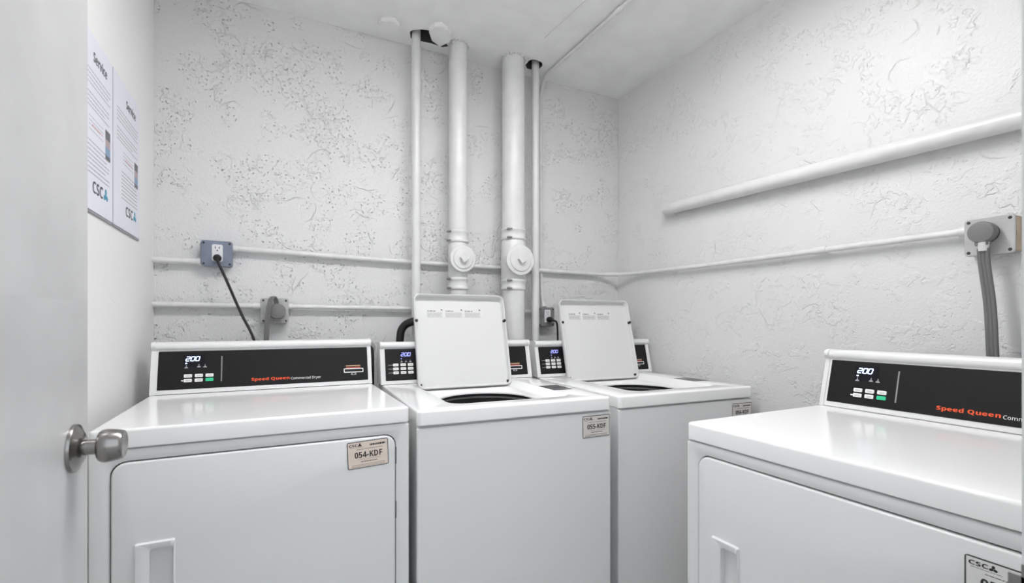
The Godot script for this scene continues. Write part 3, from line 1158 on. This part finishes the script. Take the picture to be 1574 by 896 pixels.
func stack(label: String, x: float, z: float, r: float, b1: float, b0: float, cy: float, c1: float, c0: float, pr: float, clamp_turn: float) -> void:
	var o := thing("drain_stack", label, "drain pipe", Vector3(x, 0, z), 0.0, "cast drain stacks")
	var st := mb()
	lathe(st, upright(0, 0, 0), [[r, b0 + 0.01], [r, CEIL + 0.01]], 10)
	build(st, "upper_pipe", M.pipe, o)
	st = mb()
	lathe(st, upright(0, 0, 0), [[r, 0.0], [r, c1 - 0.01]], 10)
	build(st, "lower_pipe", M.pipe, o)
	# cleanout fitting between two banded couplings
	st = mb()
	lathe(st, upright(0, 0, 0), [[r * 0.98, c0 + 0.02], [r * 1.0, c1], [r * 1.06, c1 + 0.008], [r * 1.08, cy], [r * 1.06, b0 - 0.008], [r * 1.0, b0], [r * 0.98, b1 - 0.02]], 10)
	build(st, "cleanout_body", M.pipe, o)
	st = mb()
	var out := Transform3D(Basis(), Vector3(0, cy, 0))
	lathe(st, out, [[pr * 0.80, 0.0], [pr * 0.82, r + 0.004], [pr * 0.93, r + 0.010], [pr * 0.99, r + 0.013], [pr, r + 0.016], [pr, r + 0.020], [pr * 0.975, r + 0.0225], [pr * 0.80, r + 0.0235]], 14)
	build(st, "cleanout_hub", M.pipe, o)
	st = mb()
	var f := r + 0.0235
	lathe(st, out, [[pr * 0.76, f - 0.004], [pr * 0.76, f + 0.003], [pr * 0.74, f + 0.0048], [pr * 0.70, f + 0.0052], [0.0, f + 0.0052]], 14)
	var plug := build(st, "cleanout_plug", M.pipe, o)
	st = mb()
	var dia := out * Transform3D(Basis(Vector3(0, 0, 1), deg_to_rad(38)), Vector3.ZERO)
	slab(st, dia, 0, 0, 0.030, 0.030, 0.003, f + 0.004, f + 0.024, 0.002, false, 3)
	build(st, "square_nut", M.pipe, plug)
	for b in [[b0, b1], [c0, c1]]:
		st = mb()
		var q := r + 0.0035
		var e := r + 0.0058
		lathe(st, upright(0, 0, 0), [[r, b[0]], [q, b[0] + 0.001], [e, b[0] + 0.004], [e, b[0] + 0.012], [q, b[0] + 0.0145], [q, b[1] - 0.0145], [e, b[1] - 0.012], [e, b[1] - 0.004], [q, b[1] - 0.001], [r, b[1]]], 10)
		var cp := build(st, "coupling", M.pipe, o)
		for y in [b[0] + 0.008, b[1] - 0.008]:
			st = mb()
			var sc := Transform3D(Basis(Vector3.UP, deg_to_rad(clamp_turn)), Vector3(0, y, 0)) * Transform3D(Basis(Vector3.UP, PI / 2), Vector3(0, 0, r + 0.010))
			lathe(st, sc, [[0.0045, -0.013], [0.0055, -0.011], [0.0055, 0.004], [0.0035, 0.005], [0.0035, 0.013]], 3)
			build(st, "clamp_screw", M.clamp, cp)
	# crumbled mortar where it enters the ceiling
	st = mb()
	var g := RandomNumberGenerator.new()
	g.seed = int(x * 1000)
	for k in 15:
		var a := deg_to_rad(-60 + 210.0 * k / 14.0 - 20)
		var s := 0.006 + 0.007 * g.randf()
		var t := Transform3D(Basis.from_euler(Vector3(g.randf() * 3, g.randf() * 3, g.randf() * 3)), Vector3(sin(a) * (r + 0.004), CEIL - 0.001 - 0.004 * g.randf(), cos(a) * (r + 0.004)))
		slab(st, t, 0, 0, s * 1.5, s, s * 0.3, -s * 0.4, s * 0.4, s * 0.15, true, 2)
	var mo := build(st, "mortar_crumbs", M.pipe, o)
	mo.set_meta("kind", "stuff")


# ---------------------------------------------------------------- conduits
func coupling(st: SurfaceTool, a: Vector3, b: Vector3, r: float) -> void:
	tube(st, [a, a.lerp(b, 0.5), b], r, 14)


func strap(o: Node3D, at: Vector3, along: Vector3, wall: Vector3, r: float) -> void:
	# one-hole strap: a band round the conduit and an ear screwed to the wall
	var st := mb()
	tube(st, [at - along * 0.008, at + along * 0.008], r + 0.002, 14)
	var side := along.cross(wall).normalized()
	var b := Basis(along, side, along.cross(side))
	slab(st, Transform3D(b, at + wall * (r * 0.7)), 0, 0.018, 0.016, 0.026, 0.005, -0.0015, 0.0015, 0.0005, true, 3)
	build(st, "strap", M.conduit, o)


func conduits() -> void:
	var z := BACK + 0.026
	var r := 0.0105
	# stub from the left wall to the blue-grey box
	var o := thing("wall_conduit", "short conduit stub between the poster wall and the blue-grey outlet box", "conduit")
	var st := mb()
	tube(st, [Vector3(ROOM_L, 1.378, z), Vector3(-0.25, 1.379, z)], r, 14)
	build(st, "tube", M.conduit, o)
	st = mb()
	coupling(st, Vector3(-0.262, 1.379, z), Vector3(-0.249, 1.379, z), r + 0.004)
	build(st, "connector", M.conduit, o)
	# upper run: along the back wall, round the corner, along the right wall
	o = thing("wall_conduit", "long conduit from the blue-grey box round the corner to the range-plug box", "conduit")
	st = mb()
	var path := bend([Vector3(-0.146, 1.437, z), Vector3(0.5, 1.4235, z), Vector3(1.30, 1.4175, z), Vector3(1.758, 1.413, z), Vector3(1.757, 1.4045, -1.55), Vector3(1.757, 1.404, -0.632)], 0.20, 10)
	tube(st, path, r, 14)
	build(st, "tube", M.conduit, o)
	st = mb()
	coupling(st, Vector3(-0.147, 1.437, z), Vector3(-0.130, 1.4367, z), r + 0.004)
	build(st, "connector", M.conduit, o)
	st = mb()
	coupling(st, Vector3(1.757, 1.404, -0.652), Vector3(1.757, 1.404, -0.632), r + 0.0045)
	build(st, "connector", M.conduit, o)
	st = mb()
	coupling(st, Vector3(1.757, 1.404, -1.06), Vector3(1.757, 1.404, -1.02), r + 0.003)
	build(st, "joint_sleeve", M.conduit, o)
	# lower run
	o = thing("wall_conduit", "low conduit stub from the poster wall to the grey dryer-plug box", "conduit")
	st = mb()
	tube(st, [Vector3(ROOM_L, 1.213, z), Vector3(-0.046, 1.211, z)], r, 14)
	build(st, "tube", M.conduit, o)
	st = mb()
	coupling(st, Vector3(-0.075, 1.211, z), Vector3(-0.046, 1.211, z), r + 0.0045)
	build(st, "connector", M.conduit, o)
	o = thing("wall_conduit", "low conduit running from the grey dryer-plug box behind the stacks", "conduit")
	st = mb()
	tube(st, [Vector3(0.05, 1.211, z), Vector3(0.6, 1.2085, z), Vector3(1.228, 1.2, z)], r * 0.9, 14)
	build(st, "tube", M.conduit, o)
	st = mb()
	coupling(st, Vector3(0.05, 1.211, z), Vector3(0.068, 1.211, z), r + 0.004)
	build(st, "connector", M.conduit, o)
	# slim conduit: up from the washer outlet, bent onto the ceiling, to the lamp
	o = thing("ceiling_conduit", "slim conduit rising from the washer outlet and crossing the ceiling to the lamp", "conduit")
	st = mb()
	var q := 0.0085
	tube(st, bend([Vector3(1.268, 1.225, -2.168), Vector3(1.266, 1.275, -2.186), Vector3(1.259, 1.45, -2.186), Vector3(1.2585, CEIL - 0.012, -2.186), Vector3(1.262, CEIL - 0.012, -1.6), Vector3(1.262, CEIL - 0.012, -1.0), Vector3(1.214, CEIL - 0.012, -1.0)], 0.11, 8), q, 12)
	build(st, "tube", M.conduit, o)
	st = mb()
	coupling(st, Vector3(1.268, 1.225, -2.168), Vector3(1.267, 1.245, -2.176), q + 0.005)
	build(st, "connector", M.conduit, o)
	st = mb()
	coupling(st, Vector3(1.2618, CEIL - 0.012, -1.575), Vector3(1.2618, CEIL - 0.012, -1.535), q + 0.003)
	build(st, "joint_sleeve", M.conduit, o)
	strap(o, Vector3(1.2585, 1.979, -2.186), Vector3(0, -1, 0), Vector3(0, 0, -1), q)


# ---------------------------------------------------------------- outlet boxes, plugs, cords
# box on a wall: xf has z pointing out of the wall, origin on the wall
func wall_box(called: String, label: String, xf: Transform3D, w: float, h: float, depth: float, m: Material, cover: Material) -> Node3D:
	var o := thing(called, label, "outlet box")
	o.transform = xf
	var st := mb()
	slab(st, Transform3D(), 0, 0, w - 0.004, h - 0.004, 0.008, 0.0, depth - 0.006, 0.0, false, 4)
	build(st, "box", m, o)
	st = mb()
	slab(st, Transform3D(), 0, 0, w, h, 0.010, depth - 0.006, depth, 0.0025, false, 4)
	var cv := build(st, "cover", cover, o)
	for sx in [-1, 1]:
		for sy in [-1, 1]:
			st = mb()
			lathe(st, Transform3D(Basis(), Vector3(sx * (w / 2 - 0.010), sy * (h / 2 - 0.010), depth)), [[0.0042, -0.001], [0.0042, 0.0008], [0.003, 0.0014], [0.0, 0.0015]], 3)
			build(st, "screw", M.screw, cv)
	return o


func receptacle(o: Node3D, depth: float, x: float, y: float) -> void:
	var st := mb()
	slab(st, Transform3D(), x, y, 0.036, 0.066, 0.006, depth - 0.001, depth + 0.004, 0.0015, false, 4)
	var rc := build(st, "receptacle", M.outlet, o)
	for s in [-1, 1]:
		st = mb()
		slab(st, Transform3D(), x + s * 0.0065, y + 0.0205, 0.0026, 0.0085, 0.0006, depth + 0.003, depth + 0.0043, 0.0, false, 2)
		build(st, "slot", M.black, rc)
	st = mb()
	slab(st, Transform3D(), x, y + 0.0095, 0.005, 0.005, 0.0024, depth + 0.003, depth + 0.0043, 0.0, false, 3)
	build(st, "ground_hole", M.black, rc)


func outlets() -> void:
	var wall := func(x: float, y: float) -> Transform3D: return Transform3D(Basis(), Vector3(x, y, BACK))
	# blue-grey box with duplex outlet
	var b := wall_box("outlet_box", "blue-grey metal outlet box with white socket above the dryer", wall.call(-0.197, 1.411), 0.106, 0.099, 0.046, M.box_blue, M.box_blue)
	receptacle(b, 0.046, 0.002, 0.002)
	var c := thing("power_cord", "thin black power cord hanging from the blue-grey outlet box", "power cord")
	var st := mb()
	var pl := Transform3D(Basis(), Vector3(-0.194, 1.392, BACK + 0.0505))
	lathe(st, pl, [[0.0125, 0.0], [0.0140, 0.004], [0.0140, 0.016], [0.0115, 0.024], [0.008, 0.030], [0.0, 0.031]], 5)
	build(st, "plug", M.rubber, c)
	st = mb()
	tube(st, curve([Vector3(-0.194, 1.390, BACK + 0.070), Vector3(-0.188, 1.372, BACK + 0.092), Vector3(-0.163, 1.310, BACK + 0.094), Vector3(-0.114, 1.184, BACK + 0.10), Vector3(-0.066, 1.070, BACK + 0.125), Vector3(-0.052, 0.93, BACK + 0.13), Vector3(-0.05, 0.60, BACK + 0.13)]), 0.0050, 10)
	build(st, "cord", M.rubber, c)
	# grey box with round dryer plug
	b = wall_box("outlet_box", "grey square outlet box with round dryer plug, under the blue-grey box", wall.call(0.003, 1.193), 0.102, 0.102, 0.044, M.box_grey, M.box_grey)
	c = thing("dryer_cord", "grey flat dryer cable looping over its round plug on the grey box", "power cord")
	round_plug(c, Transform3D(Basis(), Vector3(0.012, 1.190, BACK + 0.044)), 0.031)
	st = mb()
	flat_cable(st, curve([Vector3(0.010, 1.205, BACK + 0.066), Vector3(0.008, 1.232, BACK + 0.070), Vector3(-0.001, 1.246, BACK + 0.082), Vector3(-0.012, 1.230, BACK + 0.096), Vector3(-0.021, 1.165, BACK + 0.104), Vector3(-0.026, 1.085, BACK + 0.112), Vector3(-0.026, 0.93, BACK + 0.115), Vector3(-0.02, 0.55, BACK + 0.115)]), 0.0040, Vector3.RIGHT, 0.0050)
	build(st, "cord", M.cable_grey, c)
	# dark box behind the washers
	b = wall_box("outlet_box", "dark grey outlet box with white socket between the two raised lids", wall.call(1.2745, 1.174), 0.099, 0.100, 0.046, M.box_dark, M.box_dark)
	receptacle(b, 0.046, 0.006, 0.004)
	c = thing("power_cord", "short black cord curling down from the dark box behind the washers", "power cord")
	st = mb()
	pl = Transform3D(Basis(Vector3.UP, deg_to_rad(12)), Vector3(1.283, 1.160, BACK + 0.0505))
	lathe(st, pl, [[0.0125, 0.0], [0.0145, 0.004], [0.0145, 0.018], [0.0115, 0.026], [0.007, 0.032], [0.0, 0.033]], 5)
	build(st, "plug", M.rubber, c)
	st = mb()
	tube(st, curve([Vector3(1.287, 1.158, BACK + 0.078), Vector3(1.305, 1.150, BACK + 0.092), Vector3(1.312, 1.125, BACK + 0.094), Vector3(1.313, 1.06, BACK + 0.096), Vector3(1.312, 0.92, BACK + 0.10), Vector3(1.31, 0.6, BACK + 0.10)]), 0.0048, 10)
	build(st, "cord", M.rubber, c)
	# pale box on the right wall with a large plug
	var side := Transform3D(Basis(Vector3(0, 0, 1), Vector3.UP, Vector3(-1, 0, 0)), Vector3(ROOM_R, 1.381, -0.582))
	b = wall_box("outlet_box", "pale square outlet box with large round plug under the thick sloping pipe", side, 0.104, 0.104, 0.048, M.box_pale, M.box_pale)
	st = mb()
	slab(st, Transform3D(), 0.0515, 0, 0.0025, 0.092, 0.001, 0.003, 0.041, 0.0005, false, 2)
	build(st, "bare_side", M.beige, b).set_meta("label", "unpainted beige side of the box")
	c = thing("dryer_cord", "thick grey dryer cable hanging straight from the large round plug", "power cord")
	round_plug(c, side * Transform3D(Basis(), Vector3(-0.004, 0.008, 0.048)), 0.0285)
	st = mb()
	lathe(st, Transform3D(Basis(Vector3.RIGHT, PI / 2), Vector3(1.708, 1.362, -0.584)), [[0.012, 0.0], [0.012, 0.010], [0.0105, 0.012], [0.0105, 0.024]], 5)
	build(st, "clamp", M.conduit, c)
	st = mb()
	flat_cable(st, curve([Vector3(1.708, 1.345, -0.584), Vector3(1.709, 1.30, -0.582), Vector3(1.710, 1.20, -0.572), Vector3(1.706, 1.10, -0.566), Vector3(1.702, 0.98, -0.562), Vector3(1.70, 0.6, -0.56)]), 0.0055, Vector3(0, 0, 1), 0.0076)
	build(st, "cord", M.cable_grey, c)
	# drain hose arching up behind the first washer
	c = thing("drain_hose", "black corrugated drain hose arching up behind the washer", "hose")
	st = mb()
	var p := curve([Vector3(0.497, 0.62, -2.105), Vector3(0.497, 0.92, -2.105), Vector3(0.498, 1.075, -2.105), Vector3(0.512, 1.125, -2.105), Vector3(0.545, 1.148, -2.085), Vector3(0.59, 1.15, -2.075), Vector3(0.64, 1.12, -2.075), Vector3(0.665, 1.05, -2.085), Vector3(0.67, 0.62, -2.10)], 10)
	ribbed(st, p, 0.0175)
	build(st, "tube", M.hose, c)
	c = thing("drain_hose", "dark hose seen in the gap between the dryer and washer consoles", "hose")
	st = mb()
	ribbed(st, curve([Vector3(0.372, 0.55, -2.11), Vector3(0.372, 0.9, -2.11), Vector3(0.374, 0.97, -2.12), Vector3(0.378, 1.02, -2.15), Vector3(0.38, 1.03, -2.185)], 12), 0.0155)
	build(st, "tube", M.hose, c)
	st = mb()
	lathe(st, Transform3D(Basis(), Vector3(0.38, 1.032, BACK)), [[0.030, 0.0], [0.030, 0.004], [0.021, 0.006], [0.021, 0.030]], 5)
	build(st, "wall_flange", M.box_grey, c)


# three insulated wires side by side, moulded into one flat cable
func flat_cable(st: SurfaceTool, p: Array, r: float, side: Vector3, pitch: float) -> void:
	tube(st, p, pitch, 12, r * 0.7, side)
	for k in [-1, 1, 0]:
		var q := []
		for v in p:
			q.append(v + side * pitch * k)
		tube(st, q, r, 10)


func ribbed(st: SurfaceTool, p: Array, r: float) -> void:
	tube(st, p, r, 16)


func round_plug(o: Node3D, xf: Transform3D, r: float) -> void:
	var st := mb()
	lathe(st, xf, [[r * 0.93, 0.0], [r * 0.95, 0.016]], 8)
	build(st, "socket_body", M.rubber, o)
	st = mb()
	lathe(st, xf, [[r, 0.013], [r, 0.036], [r * 0.94, 0.041], [r * 0.6, 0.043], [0.0, 0.043]], 8)
	slab(st, xf, 0, -r * 0.95, r * 0.95, r * 0.7, 0.004, 0.015, 0.036, 0.003, false, 3)
	build(st, "plug", M.plug_grey, o)


# ---------------------------------------------------------------- posters
func posters() -> void:
	# on the left wall, facing +x; sheet x runs towards the camera... the reader's right is -z
	for k in 2:
		var z0: float = [-1.814, -1.522][k]
		var face := Basis(Vector3(0, 0, -1), Vector3.UP, Vector3(1, 0, 0))
		var label: String = ["white service notice sheet nearest the room corner", "white service notice sheet partly hidden by the open door"][k]
		var o := thing("notice_poster", label, "poster", Vector3(ROOM_L, 1.4165, z0), 0.0, "service notices")
		o.transform = Transform3D(face, Vector3(ROOM_L, 1.4165, z0))
		var w := 0.286
		var h := 0.435
		var st := mb()
		slab(st, Transform3D(), 0, h / 2 - 0.0015, w, h + 0.003, 0.001, 0.0, 0.0040, 0.0, false, 1)
		build(st, "backing", M.poster_edge, o)
		var im := Image.create(256, 390, false, Image.FORMAT_RGB8)
		im.fill(Color(0.90, 0.90, 0.945))
		var g := RandomNumberGenerator.new()
		g.seed = 40 + k
		var ink := Color(0.60, 0.60, 0.63)
		rows_of(im, ink, g, 0.12, 0.93, 0.20, 0.30, 4, 0.008)
		rows_of(im, ink, g, 0.12, 0.90, 0.33, 0.43, 4, 0.008)
		rows_of(im, ink, g, 0.34, 0.72, 0.46, 0.56, 4, 0.007)
		rows_of(im, ink, g, 0.28, 0.90, 0.60, 0.80, 8, 0.008)
		im.fill_rect(Rect2i(200, 178, 38, 22), Color(0.22, 0.22, 0.24))
		im.fill_rect(Rect2i(200, 200, 38, 18), Color(0.70, 0.60, 0.62))
		im.fill_rect(Rect2i(200, 218, 38, 22), Color(0.45, 0.58, 0.72))
		im.fill_rect(Rect2i(200, 238, 38, 10), Color(0.2, 0.22, 0.27))
		rows_of(im, Color(0.80, 0.55, 0.58), g, 0.42, 0.72, 0.50, 0.53, 1, 0.008)
		st = mb()
		slab(st, Transform3D(), 0, h / 2 + 0.002, w - 0.003, h - 0.003, 0.001, 0.0035, 0.0052, 0.0, false, 1)
		build(st, "sheet", tex_mat(im, 0.3), o)
		lettering("Service", "title", font_bold, 0.105, 0.026, Transform3D(Basis(), Vector3(0.040, 0.385, 0.0052)), M.poster_ink, o)
		lettering("CSC", "logo_lettering", font_bold, 0.078, 0.030, Transform3D(Basis(), Vector3(0.02, 0.063, 0.0052)), M.poster_ink, o)
		st = mb()
		drop(st, Transform3D(Basis(), Vector3(0.083, 0.062, 0.0052)), 0.013)
		build(st, "logo_emblem", M.blue, o)
